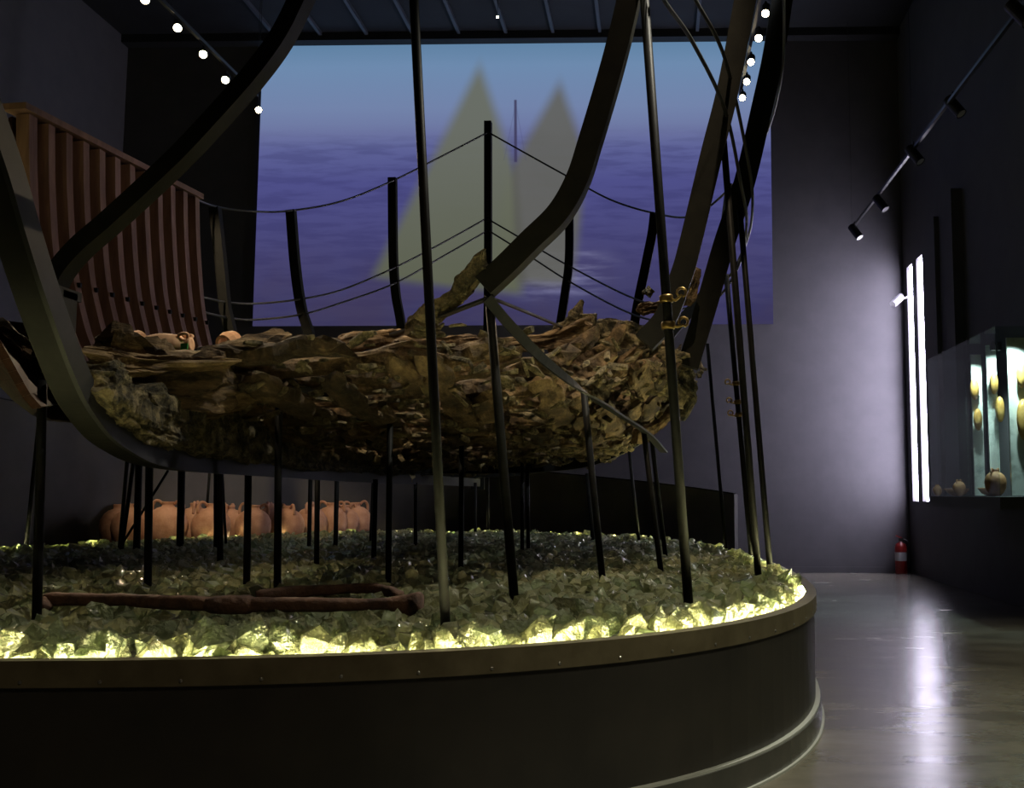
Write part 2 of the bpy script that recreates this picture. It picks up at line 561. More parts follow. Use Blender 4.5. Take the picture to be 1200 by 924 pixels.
# ------------------------------------------------------------------ projection
def screen_mat():
    k = NT('projected_sea')
    tc = k.n('TexCoord')
    sp = k.n('SeparateXYZ')
    k.l(tc.outputs['Object'], sp.inputs[0])
    X, Z = sp.outputs[0], sp.outputs[2]          # metres from the lower left corner
    SW, SH = 8.29, 4.68

    def uv(px, py):
        p = W(px, py, 15.88)
        return p.x + 6.45, p.z - 3.88

    hz = uv(400, 160)[1]
    nzb = k.n('TexNoise', i_Scale=0.9, i_Detail=4)
    k.l(tc.outputs['Object'], nzb.inputs['Vector'])
    sky = k.ramp(k.math('DIVIDE', k.math('SUBTRACT', Z, hz), SH - hz),
                 [(0.0, srgb(112, 120, 165)), (0.3, srgb(118, 136, 176)), (0.75, srgb(113, 143, 180)), (1.0, srgb(98, 134, 168))])
    # streaks of waves
    mp = k.n('Mapping')
    mp.inputs['Scale'].default_value = (0.35, 1, 2.6)
    mp.inputs['Rotation'].default_value = (0, 0.08, 0)
    k.l(tc.outputs['Object'], mp.inputs[0])
    wv = k.n('TexNoise', i_Scale=3.0, i_Detail=6, i_Roughness=0.55)
    k.l(mp.outputs[0], wv.inputs['Vector'])
    sea = k.ramp(k.math('DIVIDE', Z, hz), [(0.0, srgb(62, 60, 96)), (0.35, srgb(73, 71, 118)), (0.75, srgb(81, 82, 141)), (1.0, srgb(101, 107, 160))])
    sea = k.mix(k.math('MULTIPLY', k.step(wv.outputs[0], 0.42, 0.62), 0.28), sea, srgb(44, 42, 92))
    # warm shade drifting through the lower left water
    dk = k.math('MULTIPLY', k.step(Z, 1.7, 0.2), k.step(nzb.outputs[0], 0.35, 0.65))
    sea = k.mix(k.math('MULTIPLY', dk, 0.45), sea, srgb(70, 60, 84))
    col = k.mix(k.step(Z, hz - 0.28, hz + 0.22), sea, sky)
    # foam beside the boat
    fx, fz = uv(650, 318)
    d = k.math('SQRT', k.math('ADD', k.math('POWER', k.math('MULTIPLY', k.math('SUBTRACT', X, fx), 0.62), 2.0),
                              k.math('POWER', k.math('MULTIPLY', k.math('SUBTRACT', Z, fz), 1.3), 2.0)))
    fo = k.math('MULTIPLY', k.step(d, 0.85, 0.1), k.step(wv.outputs[0], 0.38, 0.72))
    col = k.mix(k.math('MULTIPLY', fo, 0.75), col, srgb(150, 150, 190))

    def tri(pts, soft):
        acc = None
        cxm = sum(p[0] for p in pts) / len(pts)
        czm = sum(p[1] for p in pts) / len(pts)
        for i in range(len(pts)):
            (x0, z0), (x1, z1) = pts[i], pts[(i + 1) % len(pts)]
            nx, nz_ = z1 - z0, x0 - x1
            ln = math.hypot(nx, nz_)
            nx, nz_ = nx / ln, nz_ / ln
            if (cxm - x0) * nx + (czm - z0) * nz_ < 0:
                nx, nz_ = -nx, -nz_
            dd = k.math('ADD', k.math('MULTIPLY', k.math('SUBTRACT', X, x0), nx), k.math('MULTIPLY', k.math('SUBTRACT', Z, z0), nz_))
            s = k.step(dd, -soft, soft)
            acc = s if acc is None else k.math('MULTIPLY', acc, s)
        return acc

    # hazy second sail first, then the big one
    sail2 = tri([uv(656, 96), uv(594, 205), uv(575, 330), uv(668, 335), uv(684, 245), uv(683, 170)], 0.13)
    sail1 = tri([uv(562, 76), uv(436, 325), uv(520, 338), uv(612, 345), uv(603, 195)], 0.13)
    edge = k.math('MULTIPLY', nzb.outputs[0], 0.35)
    s2c = k.mix(edge, srgb(104, 104, 98), srgb(84, 86, 78))
    s1c = k.mix(k.step(Z, 0.4, 3.4), k.mix(edge, srgb(100, 104, 84), srgb(88, 92, 74)), srgb(108, 112, 100))
    col = k.mix(k.math('MULTIPLY', sail2, 0.93), col, s2c)
    col = k.mix(k.math('MULTIPLY', sail1, 0.95), col, s1c)
    seam = tri([uv(599, 150), uv(601, 150), uv(617, 330), uv(604, 330)], 0.09)
    col = k.mix(k.math('MULTIPLY', seam, 0.35), col, srgb(70, 66, 70))
    # distant mast with stays
    mast = tri([uv(602.5, 117), uv(605.5, 117), uv(606, 190), uv(602.5, 190)], 0.012)
    col = k.mix(k.math('MULTIPLY', mast, 0.9), col, srgb(64, 60, 92))
    for q in ((598, 590), (609, 616)):
        stay = tri([uv(604, 122), uv(604.8, 122), uv(q[1] + .8, 188), uv(q[1], 188)], 0.012)
        col = k.mix(k.math('MULTIPLY', stay, 0.35), col, srgb(74, 74, 110))
    e = k.n('Emission', i_Strength=0.92)
    k.l(col, e.inputs[0])
    k.l(e.outputs[0], k.out.inputs[0])
    return k.m


M['screen'] = screen_mat()
scr = new('projection_screen', *box(0, 8.29, 0, .015, 0, 4.67), 'screen')
scr.location = (-6.45, 15.882, 3.88)
tag(scr, 'large projected picture of blurred white sails on a blue sea on the back wall', 'projection')

# ================================================================== PLATFORM
PC, PA = Vector((-2.7, 7.0)), 3.64
RIMZ = 0.67


def outline(t, inset=0.0):
    """t in 0..2pi, t = -pi/2 nearest the camera."""
    c, s = math.cos(t), math.sin(t)
    n = 2.85 if s < 0 else 2.08
    b = (3.74 if s < 0 else 7.25) - inset
    a = PA - inset
    x = math.copysign(abs(c) ** (2 / n), c) * a
    y = math.copysign(abs(s) ** (2 / n), s) * b
    return PC.x + x, PC.y + y


def ring(n, inset):
    return [outline(2 * math.pi * i / n, inset) for i in range(n)]


def even_ring(n, inset):
    base = np.array(ring(2400, inset))
    base = np.vstack([base, base[:1]])
    d = np.concatenate([[0], np.cumsum(np.hypot(*np.diff(base, axis=0).T))])
    s = np.linspace(0, d[-1], n, endpoint=False)
    return list(zip(np.interp(s, d, base[:, 0]), np.interp(s, d, base[:, 1])))


NR = 240
R_OUT, R_IN = even_ring(NR, 0), even_ring(NR, 0.035)


def band(o, i, z0, z1, a=0, b=NR, close=True):
    V, Fc = [], []
    idx = [k % NR for k in range(a, b + (0 if b - a >= NR else 1))]
    for k in idx:
        V += [(*o[k], z0), (*o[k], z1), (*i[k], z1), (*i[k], z0)]
    n = len(idx)
    for k in range(n if b - a >= NR else n - 1):
        p, q = 4 * k, 4 * ((k + 1) % n)
        for j in range(4):
            Fc.append((p + j, q + j, q + (j + 1) % 4, p + (j + 1) % 4))
    if b - a < NR:
        Fc += [(0, 1, 2, 3), (4 * n - 1, 4 * n - 2, 4 * n - 3, 4 * n - 4)]
    return V, Fc


plat = thing('display_platform', 'oval black museum platform with a lit rim filled with broken glass', 'platform', (PC.x, PC.y, 0))
new('deck', [(*p, 0.56) for p in R_IN], [tuple(range(NR))], 'deck', plat)
O2, I2 = even_ring(NR, .012), even_ring(NR, .04)
for k in range(24):
    new('side_panel', *band(O2, I2, .12, .597, k * 10, k * 10 + 10), 'drum', plat)
new('rim_band', *band(R_OUT, R_IN, .585, RIMZ), 'rim', plat)
new('skirting', *band(even_ring(NR, -.02), even_ring(NR, .012), 0.006, .118), 'skirt', plat)
new('skirting_edge', *band(even_ring(NR, -.012), even_ring(NR, .012), 0.118, .126), 'seal', plat)
new('floor_seal', *band(even_ring(NR, -.032), even_ring(NR, -.018), 0, .012), 'seal', plat)
new('led_baffle', *band(R_IN, even_ring(NR, .060), RIMZ - .010, RIMZ), 'rim', plat)  # lip added to block steep light from the LED strip
new('led_strip', *band(even_ring(NR, .037), even_ring(NR, .046), .612, .642), 'led', plat)
sm = None
for k in range(0, NR, 2):
    x, y = R_OUT[k]
    if y > 7.5 or (x < -3.3):
        continue
    x2, y2 = R_OUT[(k + 1) % NR]
    nrm = Vector((y2 - y, x - x2, 0)).normalized()
    if sm is None:
        v, f = lathe([(0.006, 0), (0.006, .003), (0.003, .005)], (0, 0, 0), 8, (0, 0, 1))
        sm = new('screw', v, f, 'screw')
        sm.parent = plat
        so = sm
    else:
        so = bpy.data.objects.new('screw', sm.data)
        COL.objects.link(so)
        so.parent = plat
    so.location = Vector((x, y, .603)) - plat.location
    so.rotation_euler = nrm.to_track_quat('Z', 'Y').to_euler()

# ------------------------------------------------------------------ glass bed
rg = random.Random(3)


def chunk_mesh(seed):
    r_ = random.Random(seed)
    bm = bmesh.new()
    sx, sy, sz = 1.0, r_.uniform(.7, 1.0), r_.uniform(.62, .95)
    for _ in range(r_.randint(9, 13)):
        v = Vector((r_.gauss(0, 1), r_.gauss(0, 1), r_.gauss(0, 1))).normalized() * r_.uniform(.85, 1.1)
        bm.verts.new((v.x * sx, v.y * sy, v.z * sz))
    res = bmesh.ops.convex_hull(bm, input=bm.verts)
    bmesh.ops.delete(bm, geom=[g for g in res['geom_interior'] if isinstance(g, bmesh.types.BMVert)], context='VERTS')
    bm.verts.index_update()
    V = np.array([v.co[:] for v in bm.verts])
    Fc = [tuple(v.index for v in f.verts) for f in bm.faces]
    bm.free()
    return V, Fc


CH = [chunk_mesh(40 + i) for i in range(16)]
CHM = []
for i, (V, Fc) in enumerate(CH):
    me = bpy.data.meshes.new('glass_chunk')
    me.from_pydata(V.tolist(), [], Fc)
    me.materials.append(M['glass'] if i % 3 else M['glass2'])
    CHM.append(me)


M['glassb'] = glass_mat('cullet_glass_bed', (0.95, 0.96, 0.72, 1), 0.14, 0.40, 0.46)
M['glassb2'] = glass_mat('greener_cullet_bed', (0.84, 0.92, 0.70, 1), 0.14, 0.40, 0.46)


def inside(x, y, inset):
    dx, dy = abs(x - PC.x) / (PA - inset), abs(y - PC.y) / ((3.74 if y < PC.y else 7.25) - inset)
    n = 2.85 if y < PC.y else 2.08
    return dx ** n + dy ** n < 1


spots_ = []
SP = 0.078
for j in range(int(11.2 / SP)):
    for i in range(int(7.4 / SP)):
        x = PC.x - 3.7 + (i + (j % 2) * .5 + rg.uniform(-.4, .4)) * SP
        y = 3.2 + (j + rg.uniform(-.4, .4)) * SP
        if not inside(x, y, .085):
            continue
        edge = not inside(x, y, .22)
        hgt = 0.05 * noise.noise(Vector((x * 1.3, y * 1.3, 0))) + 0.02
        r_ = rg.uniform(.04, .066) * (rg.uniform(1.25, 1.95) if edge else 1)
        z = .62 + rg.uniform(0, .055) + hgt * (0.4 if edge else 1)
        if not inside(x, y, .055 + r_):
            r_ *= .75
        spots_.append((x, y, z, r_))
info = []
for s in spots_:
    px, py = project(s[:3])
    vis = -5 < px < 1205
    info.append((s[3] / s[1] if vis else 0, s))
info.sort(key=lambda q: -q[0])
front = [q[1] for q in info[:300]]
rest = [q[1] for q in info[300:]]
for s in front:
    o = bpy.data.objects.new('glass_chunk', CHM[rg.randrange(16)])
    COL.objects.link(o)
    o.location = s[:3]
    o.scale = (s[3] * 1.1,) * 3
    o.rotation_euler = [rg.uniform(0, 6.28) for _ in range(3)]
    tag(o, 'clear yellow-green lump of broken glass beside the front rim of the platform', 'glass', 'glass lumps along the front rim')
AV, AF, MI = [], [], []
base = 0
for s in rest:
    c = rg.randrange(16)
    V, Fc = CH[c]
    R = np.array(Matrix.Rotation(rg.uniform(0, 6.28), 3, 'Z') @ Matrix.Rotation(rg.uniform(0, 6.28), 3, 'X'))
    AV.append(V * s[3] @ R.T + np.array(s[:3]))
    AF += [tuple(i + base for i in f) for f in Fc]
    MI += [0 if c % 3 else 1] * len(Fc)
    base += len(V)
gb = new('broken_glass_bed', np.vstack(AV).tolist(), AF, 'glassb', kind='stuff')
gb.data.materials.append(M['glassb2'])
gb.data.polygons.foreach_set('material_index', MI)
tag(gb, 'bed of pale green broken glass heaped across the oval platform', 'glass')
GZ = .70          # mean surface of the glass, for things that stand in it

# ================================================================== SHIP
XC = -2.4
STA = [(3.4, .55, 1.1), (4, 1.15, 1.3), (5, 2.0, 2.1), (6, 2.65, 3.3), (7, 3.0, 4.6), (8, 3.2, 5.5), (9.5, 3.25, 6), (11, 2.9, 5), (12, 2.4, 3.6),
       (13, 1.4, 2.2), (13.8, .25, 1.3)]


def hull_bn(Y):
    return np.interp(Y, [s[0] for s in STA], [s[1] for s in STA]), np.interp(Y, [s[0] for s in STA], [s[2] for s in STA])


def hull_curve(Y, side=1, zmax=2.7, m=60):
    B, n = hull_bn(Y)
    pts = []
    for i in range(m + 1):
        uu = B * min(1.0, i / m * 1.0)
        z = 1.43 + 2.7 * (uu / B) ** n
        pts.append((XC + side * uu, z))
        if z > zmax:
            break
    return pts


def hull_pt(Y, s, side=1):
    """point at arc length s from the keel on the section at Y, with outward normal and tangent."""
    c = hull_curve(Y, side, 4.2)
    acc = 0
    for (x0, z0), (x1, z1) in zip(c, c[1:]):
        d = math.hypot(x1 - x0, z1 - z0)
        if acc + d >= s:
            f = (s - acc) / d
            t = Vector(((x1 - x0) / d, 0, (z1 - z0) / d))
            nrm = Vector((t.z * side, 0, -t.x * side)) if side > 0 else Vector((t.z * side, 0, t.x * side))
            nrm = Vector((t.z, 0, -t.x)) if side > 0 else Vector((-t.z, 0, t.x))
            return Vector((x0 + (x1 - x0) * f, Y, z0 + (z1 - z0) * f)), nrm, t
        acc += d
    return None


# ---- steel skeleton: keel bar with post, frames, cables
kp = [PX(x, y, XC) for x, y in [(-90, 0), (-44, 95), (-8, 190), (16, 270), (42, 350), (76, 440), (100, 482), (132, 514), (190, 538), (300, 549), (430, 559), (556, 566)]]
keel = thing('steel_keel', 'long curved black steel keel bar rising into a post at the near end', 'keel', (XC, 4.4, 1.36), None)
new('bar', *sweep(smooth_path(kp, 8), .11, .085, (1, 0, 0)), 'steel', keel)
new('flange', *sweep([p + Vector((.065, 0, 0)) for p in smooth_path(kp, 8)], .02, .10, (1, 0, 0)), 'keel', keel)
new('end_plate', *box(XC - .09, XC + .09, 13.58, 13.62, 1.27, 1.45), 'keel', keel)
jb = W(66, 345, 4.05)
new('bracket', *join(box(jb.x - .035, jb.x + .06, 4.0, 4.1, 1.83, jb.z + .01), box(jb.x - .08, jb.x + .06, 3.89, 4.13, jb.z - .02, jb.z + .02)), 'steel', keel)


def steel_frame(px, Y, dep, fa, label, ext=None):
    pts = [W(x, y, Y) for x, y in px]
    if ext:
        pts += ext
    o = new('steel_rib', *sweep(smooth_path(pts, 8), fa, dep, (0, 1, 0)), 'steel')
    tag(o, label, 'rib', 'curved steel ribs of the ship skeleton')
    return o


def rest_of_hull(Y, side, z0, last):
    c = [p for p in hull_curve(Y, side, z0, 40)][::-1]
    c = [p for p in c if p[1] < last.z - .12 and (p[0] - last.x) * -side > .02]
    c = c[::6] + [c[-1]] if c else []
    return [Vector((x, Y, z + .02)) for x, z in c]


steel_frame([(380, -60), (353, 0), (329, 47), (295, 93), (248, 146), (212, 184), (170, 224), (126, 264), (95, 291), (72, 318), (60, 343)],
            4.05, .07, .09, 'heavy black steel rib springing from the bracket on the near post')
steel_frame([(748, -60), (737, 0), (726, 48), (712, 100), (692, 167), (677, 213), (655, 252), (622, 285), (595, 312), (568, 337)],
            5.1, .115, .12, 'thick black steel rib whose foot rests on a rod above the broken timbers')
steel_frame([(884, -70), (873, 0), (853, 105), (833, 185), (808, 290), (798, 325), (780, 373), (755, 402)],
            6.3, .14, .11, 'black steel rib bending in behind the rod with two brass clamps')
steel_frame([(926, -70), (909, 48), (893, 125), (872, 215), (848, 288), (828, 358), (806, 430)],
            7.5, .16, .11, 'black steel rib crossed by bent cables at the widest part of the hull')
for px, Y, lab, sd in [
        ([(857, 217), (846, 290), (826, 345), (783, 395), (768, 440)], 9.5, 'slender steel rib partly hidden behind the widest rib', 1),
        ([(767, 250), (764, 275), (757, 310), (744, 378)], 11.5, 'short steel rib between the rod with brass clamps and the small far rib', 1),
        ([(667, 208), (667, 300), (662, 345), (656, 385)], 13.0, 'small far steel rib in front of the smaller sail', 1),
        ([(460, 209), (461, 300), (464, 345), (471, 390)], 13.0, 'small far steel rib at the foot of the larger sail', -1),
        ([(341, 247), (346, 310), (353, 360), (364, 402)], 12.0, 'steel rib standing before the left part of the projected sea', -1),
        ([(252, 244), (259, 310), (264, 360), (272, 400)], 11.0, 'steel rib beside the wooden replica frames, before the bare wall', -1)]:
    pts = [W(x, y, Y) for x, y in px]
    steel_frame(px, Y, .105, .1, lab, rest_of_hull(Y, sd, 3.2, pts[-1]))
post = [W(572, 143, 14.0), W(572, 220, 14.0), W(572, 300, 13.95), W(571, 400, 13.85), W(567, 500, 13.7), PX(560, 560, XC)]
tag(new('stem_post', *sweep(smooth_path(post, 6), .1, .11, (1, 0, 0)), 'steel'),
    'straight black steel stem post holding the cable ends before the larger sail', 'post')


def cable(pts, label, r=.012):
    o = new('cable', *tube(smooth_path(pts, 8), r, 6), 'cable', smooth=True)
    tag(o, label, 'cable', 'cables tracing the planks of the lost hull')


cable([W(572, 155, 13.94), W(620, 182, 13.5), W(667, 208, 12.94), W(715, 234, 12.2), W(767, 250, 11.44), W(812, 253, 10.4), W(857, 219, 9.44),
       W(880, 185, 8.9), W(900, 152, 8.3), W(915, 95, 7.42), W(919, 40, 6.9), W(917, -60, 6.0)],
      'thin cable from the stem post top along the right ribs, highest of three')
cable([W(572, 257, 13.94), W(620, 285, 13.5), W(667, 312, 12.94), W(743, 350, 11.44), W(800, 362, 10.2), W(848, 332, 9.2), W(874, 285, 8.2), W(882, 240, 7.42),
       W(875, 180, 6.9), W(850, 70, 6.1), W(815, 0, 5.5), W(780, -60, 4.9)],
      'thin cable bowing out past the right ribs, middle of three')
cable([W(572, 270, 13.94), W(620, 300, 13.5), W(667, 330, 12.94), W(740, 368, 11.44), W(793, 376, 10.2), W(840, 350, 9.2), W(866, 310, 8.2), W(875, 262, 7.42),
       W(868, 215, 6.9), W(850, 130, 6.2), W(812, 50, 5.5), W(778, 0, 5.02), W(745, -60, 4.6)],
      'thin cable bowing out past the right ribs, lowest of three')
cable([W(572, 155, 13.94), W(520, 182, 13.5), W(460, 212, 12.94), W(400, 236, 12.4), W(341, 247, 11.94), W(300, 248, 11.5), W(252, 242, 10.94), W(212, 226, 9.6)],
      'thin cable from the stem post top to the wooden replica rail')
cable([W(572, 255, 13.94), W(520, 284, 13.5), W(462, 314, 12.94), W(400, 340, 12.4), W(350, 351, 11.94), W(300, 356, 11.5), W(263, 354, 10.94), W(224, 345, 9.7)],
      'thin cable below the rail cable on the left ribs')
cable([W(572, 270, 13.94), W(520, 300, 13.5), W(463, 332, 12.94), W(400, 355, 12.4), W(352, 369, 11.94), W(296, 375, 11.5), W(265, 372, 10.94), W(227, 363, 9.7)],
      'lowest thin cable strung across the left ribs')

# ---- support rods
RODS = [((43, 722), (50, 446), 5.5), ((173, 697), (175, 540), 4.6), ((289, 685), (291, 552), 4.2), ((325, 690), (327, 437), 4.4),
        ((455, 683), (457, 497), 3.6), ((540, 668), (541, 518), 3.0), ((523, 745), (482, -60), 5.8), ((603, 703), (573, 346), 5.5),
        ((707, 686), (684, 458), 4.0), ((775, 671), (754, 503), 3.3), ((780, 650), (763, 510), 2.7), ((807, 707), (751, -60), 5.8),
        ((881, 653), (851, 322), 3.2), ((889, 677), (848, 165), 4.2), ((903, 672), (867, 245), 3.6), ((851, 643), (829, 403), 2.2),
        ((749, 632), (737, 528), 2.0), ((695, 632), (688, 555), 2.4), ((612, 647), (612, 540), 2.3), ((619, 645), (618, 538), 2.3),
        ((572, 623), (572, 556), 1.5), ((557, 627), (557, 566), 1.8), ((487, 642), (487, 566), 2.2), ((438, 655), (440, 562), 3.0),
        ((434, 635), (437, 562), 1.6), ((393, 643), (395, 558), 2.7), ((362, 645), (364, 556), 2.5), ((371, 663), (372, 557), 3.1),
        ((211, 641), (213, 545), 4.3), ((258, 658), (258, 549), 3.6), ((254, 642), (254, 549), 3.6), ((265, 638), (260, 549), 1.6),
        ((240, 628), (246, 549), 1.6), ((160, 648), (163, 533), 4.2), ((142, 645), (158, 531), 2.4), ((140, 642), (150, 529), 2.3),
        ((30, 643), (46, 492), 2.4)]
ROD_LABEL = {6: 'tall black rod passing the front rim and running up before the larger sail', 11: 'tall black rod carrying two brass hook clamps',
             0: 'thick black rod beside the iron anchor end under the near post', 7: 'black rod with a rib foot and strap on its head',
             12: 'thin black rod hung with small brass hook clamps', 13: 'black rod running up to the back of a rib near the right rim',
             14: 'black rod standing nearest the right rim of the platform'}
ROD_LABEL.update({3: 'black rod topped by the short bent strap below the pale plank', 8: 'black rod meeting the middle of the long curved grey strap',
                  9: 'black rod under the tail of the long curved grey strap', 15: 'thin black rod ending at the lower edge of the widest rib, before the bare wall',
                  36: 'thin leaning rod under the near end of the wooden replica'})
for k_ in (1, 2, 23, 24, 25, 26, 27, 28, 29, 30, 31, 32, 33, 34, 35):
    ROD_LABEL[k_] = 'slim black rod under the steel keel bar, before the clay jars'
for k_ in (16, 17, 18, 19, 20, 21, 22):
    ROD_LABEL[k_] = 'thin black rod before the dark parapet at the far end of the hull'
rods = []
for i, (ft, tp, r) in enumerate(RODS):
    a = G(ft[0], ft[1] + 3, GZ - .03)
    b = W(tp[0], tp[1], a.y)
    rad = r * a.y / F
    lab = ROD_LABEL.get(i)
    t = thing('support_rod', lab or ('slim black rod ending directly under the dark broken planking'), 'rod', a, 'steel rods holding the ship')
    lo = a + (a - b).normalized() * .13
    new('shaft', *tube([lo, a.lerp(b, .5), b], rad, 10), 'rod', t, smooth=True)
    if 0 <= i:
        new('foot_plate', *lathe([(rad * 2.6, 0), (rad * 2.6, .008), (rad * 1.3, .012)], (lo.x, lo.y, .5615), 12), 'rod', t)
    rods.append((t, a, b, rad))
a = G(140, 643, GZ - .03)
br = new('brace_rod', *tube([a, W(197, 552, a.y - .3)], .013, 8), 'rod', smooth=True)
tag(br, 'thin slanting brace rod crossing two upright rods before the clay jars', 'rod')


# clamps on rods (parts of the rods)
def clamp(rod, px, py, w_, side):
    t, a, b, rad = rod
    d = (b - a).normalized()
    c = min((a.lerp(b, k / 200) for k in range(201)), key=lambda q: abs(project(q)[1] - py))
    s = rad * .62
    ol = c - d * s * 1.2
    o = new('clamp', *lathe([(s * 2.1, 0), (s * 2.4, s * .5), (s * 2.4, s * 2), (s * 2.1, s * 2.6)], ol, 12, d), 'brass', t, smooth=True)
    e = c + Vector((side * s * 5, -s * .8, s * (.2 if w_ else 1.2)))
    pts = [c + Vector((side * s * 1.5, -s, -s * .3)), c + Vector((side * s * 3, -s * 1.2, -s * .6)), e]
    for k in range(9):
        an = k / 8 * 5.2 - 1.2
        pts.append(e + Vector((side * math.cos(an) * s * 1.5, 0, math.sin(an) * s * 1.5 + s * .9)))
    new('hook', *tube(pts, s * .5, 6), 'brass', o, smooth=True)


clamp(rods[11], 785, 350, 0, 1)
clamp(rods[11], 789, 382, 1, 1)
for y in (450, 471, 486):
    clamp(rods[12], 860, y, 1, -1)

# ---- straps carrying the planking
tag(new('steel_strap', *sweep(smooth_path([W(571, 350, 5.05), W(600, 384, 5.15), W(640, 424, 5.35), W(686, 460, 5.68), W(722, 484, 6.2), W(757, 507, 6.8), W(778, 530, 7.3)], 6),
                             .012, .055, (-.2, -.9, .4)), 'keel'), 'flat grey steel strap curving down from the rod head under the planking', 'strap')
tag(new('steel_strap', *sweep(smooth_path([W(320, 424, 5.35), W(336, 442, 5.35), W(356, 456, 5.4), W(385, 466, 5.45)], 6), .012, .04, (0, -1, 0)), 'keel'),
    'short bent steel strap on a rod head below the pale plank', 'strap')
tag(new('steel_strap', *sweep(smooth_path([W(572, 350, 5.06), W(530, 366, 5.2), W(486, 384, 5.5), W(460, 392, 5.9)], 6), .012, .04, (0, 0, 1)), 'keel'),
    'thin steel strap under the upturned plank fragment', 'strap')
tag(new('steel_strap', *sweep(smooth_path([W(577, 350, 5.06), W(612, 364, 5.6), W(650, 380, 6.4), W(690, 398, 7.2)], 6), .012, .02, (0, 0, 1)), 'keel'),
    'thin steel strap above the pale log from the rod head', 'strap')

# ---- wreck timbers
def wood_sec(Y):
    z0 = np.interp(Y, [4.7, 5.3, 6, 7, 8, 10, 12], [1.80, 1.72, 1.60, 1.52, 1.47, 1.45, 1.45])
    bm_ = np.interp(Y, [4.7, 5, 5.5, 6, 7, 8, 9, 11], [.9, 1.35, 1.75, 2.1, 2.5, 2.72, 2.7, 2.4])
    ri = np.interp(Y, [4.7, 5.3, 6, 7, 8], [.05, .10, .26, .50, .64])
    out = []
    for i in range(61):
        u_ = bm_ * i / 60
        e = max(0, (u_ - (bm_ - .8)) / .8)
        out.append((XC + u_, z0 + .07 * u_ + ri * e ** 1.8))
    return out


def wood_pt(Y, s):
    c = wood_sec(Y)
    acc = 0
    for (x0, z0), (x1, z1) in zip(c, c[1:]):
        d = math.hypot(x1 - x0, z1 - z0)
        if acc + d >= s:
            f = (s - acc) / d
            t = Vector(((x1 - x0) / d, 0, (z1 - z0) / d))
            return Vector((x0 + (x1 - x0) * f, Y, z0 + (z1 - z0) * f)), Vector((t.z, 0, -t.x)), t
        acc += d
    return None


wreck = thing('shipwreck_hull', 'dark waterlogged hull timbers of a medieval shipwreck carried on steel rods', 'shipwreck', (XC, 7.5, 1.44))
rw = random.Random(11)


def plank_piece(y0, y1, s, wid, thk, off):
    n = max(3, int((y1 - y0) / .25))
    pts, nn = [], Vector()
    for i in range(n + 1):
        y = y0 + (y1 - y0) * i / n
        r_ = wood_pt(y, s)
        if r_ is None:
            break
        p, nr, tg = r_
        nn += tg
        pts.append(p + nr * (off + rw.uniform(-.02, .02)) + tg * rw.uniform(-.015, .015))
    if len(pts) < 3:
        return None
    return timber(pts, wid, thk, nn.normalized(), rough=.3, n=5, ragged=.12, ns=14, freq=7)


for row in range(19):
    s = .10 + row * .165
    y = 4.9 + rw.uniform(0, .5)
    while y < 10.6:
        L = rw.uniform(.28, .85)
        if rw.random() > .40:
            vf = plank_piece(y, y + L, s, rw.uniform(.12, .19), rw.uniform(.045, .08), rw.uniform(-.01, .05))
            if vf:
                new('plank', *vf, 'wreck', wreck)
        y += L + rw.uniform(.0, .12)
# frame timbers lying across the planking, row behind row
for i in range(24):
    Y = 5.0 + i * .225 + rw.uniform(-.04, .04)
    for lay in range(2 if 4 < i < 16 else 1):
        s0 = rw.uniform(-.15, .3) if lay == 0 else rw.uniform(.3, 1.0)
        while s0 < 3.2:
            s1 = s0 + rw.uniform(.5, 1.5)
            pts = []
            for k in range(6):
                r_ = wood_pt(Y, max(.001, s0 + (s1 - s0) * k / 5))
                if r_:
                    p, nr, tg = r_
                    pts.append(p - nr * (.10 + .13 * lay + rw.uniform(-.02, .02)) + Vector((0, rw.uniform(-.025, .025), 0)))
            if len(pts) > 3 and (lay == 0 or rw.random() > .35):
                new('frame_timber', *timber(pts, rw.uniform(.10, .15), rw.uniform(.09, .13), (0, 1, 0), rough=.3, n=4, ragged=.12, ns=16, freq=8, groove=.12), 'wreck', wreck)
            s0 = s1 + rw.uniform(.02, .12)
# broken edges and lumps, uncountable
FV, FF = [], []
for i in range(2300):
    Y = rw.uniform(4.9, 10.2)
    r_ = wood_pt(Y, rw.uniform(.05, 3.2))
    if r_ is None:
        continue
    p, nr, tg = r_
    c = p + nr * rw.uniform(-.16, .09)
    L = rw.uniform(.02, .07)
    dr = Vector((rw.gauss(0, .8), rw.gauss(0, .8), rw.gauss(0, .25))).normalized()
    v, f = timber([c - dr * L, c + dr * L], rw.uniform(.02, .055), rw.uniform(.015, .04), tg, rough=.5, n=1, ragged=.02, ns=6, freq=15)
    b0 = len(FV)
    FV += v
    FF += [tuple(j + b0 for j in q) for q in f]
new('broken_splinters', FV, FF, 'crust', wreck, kind='stuff')

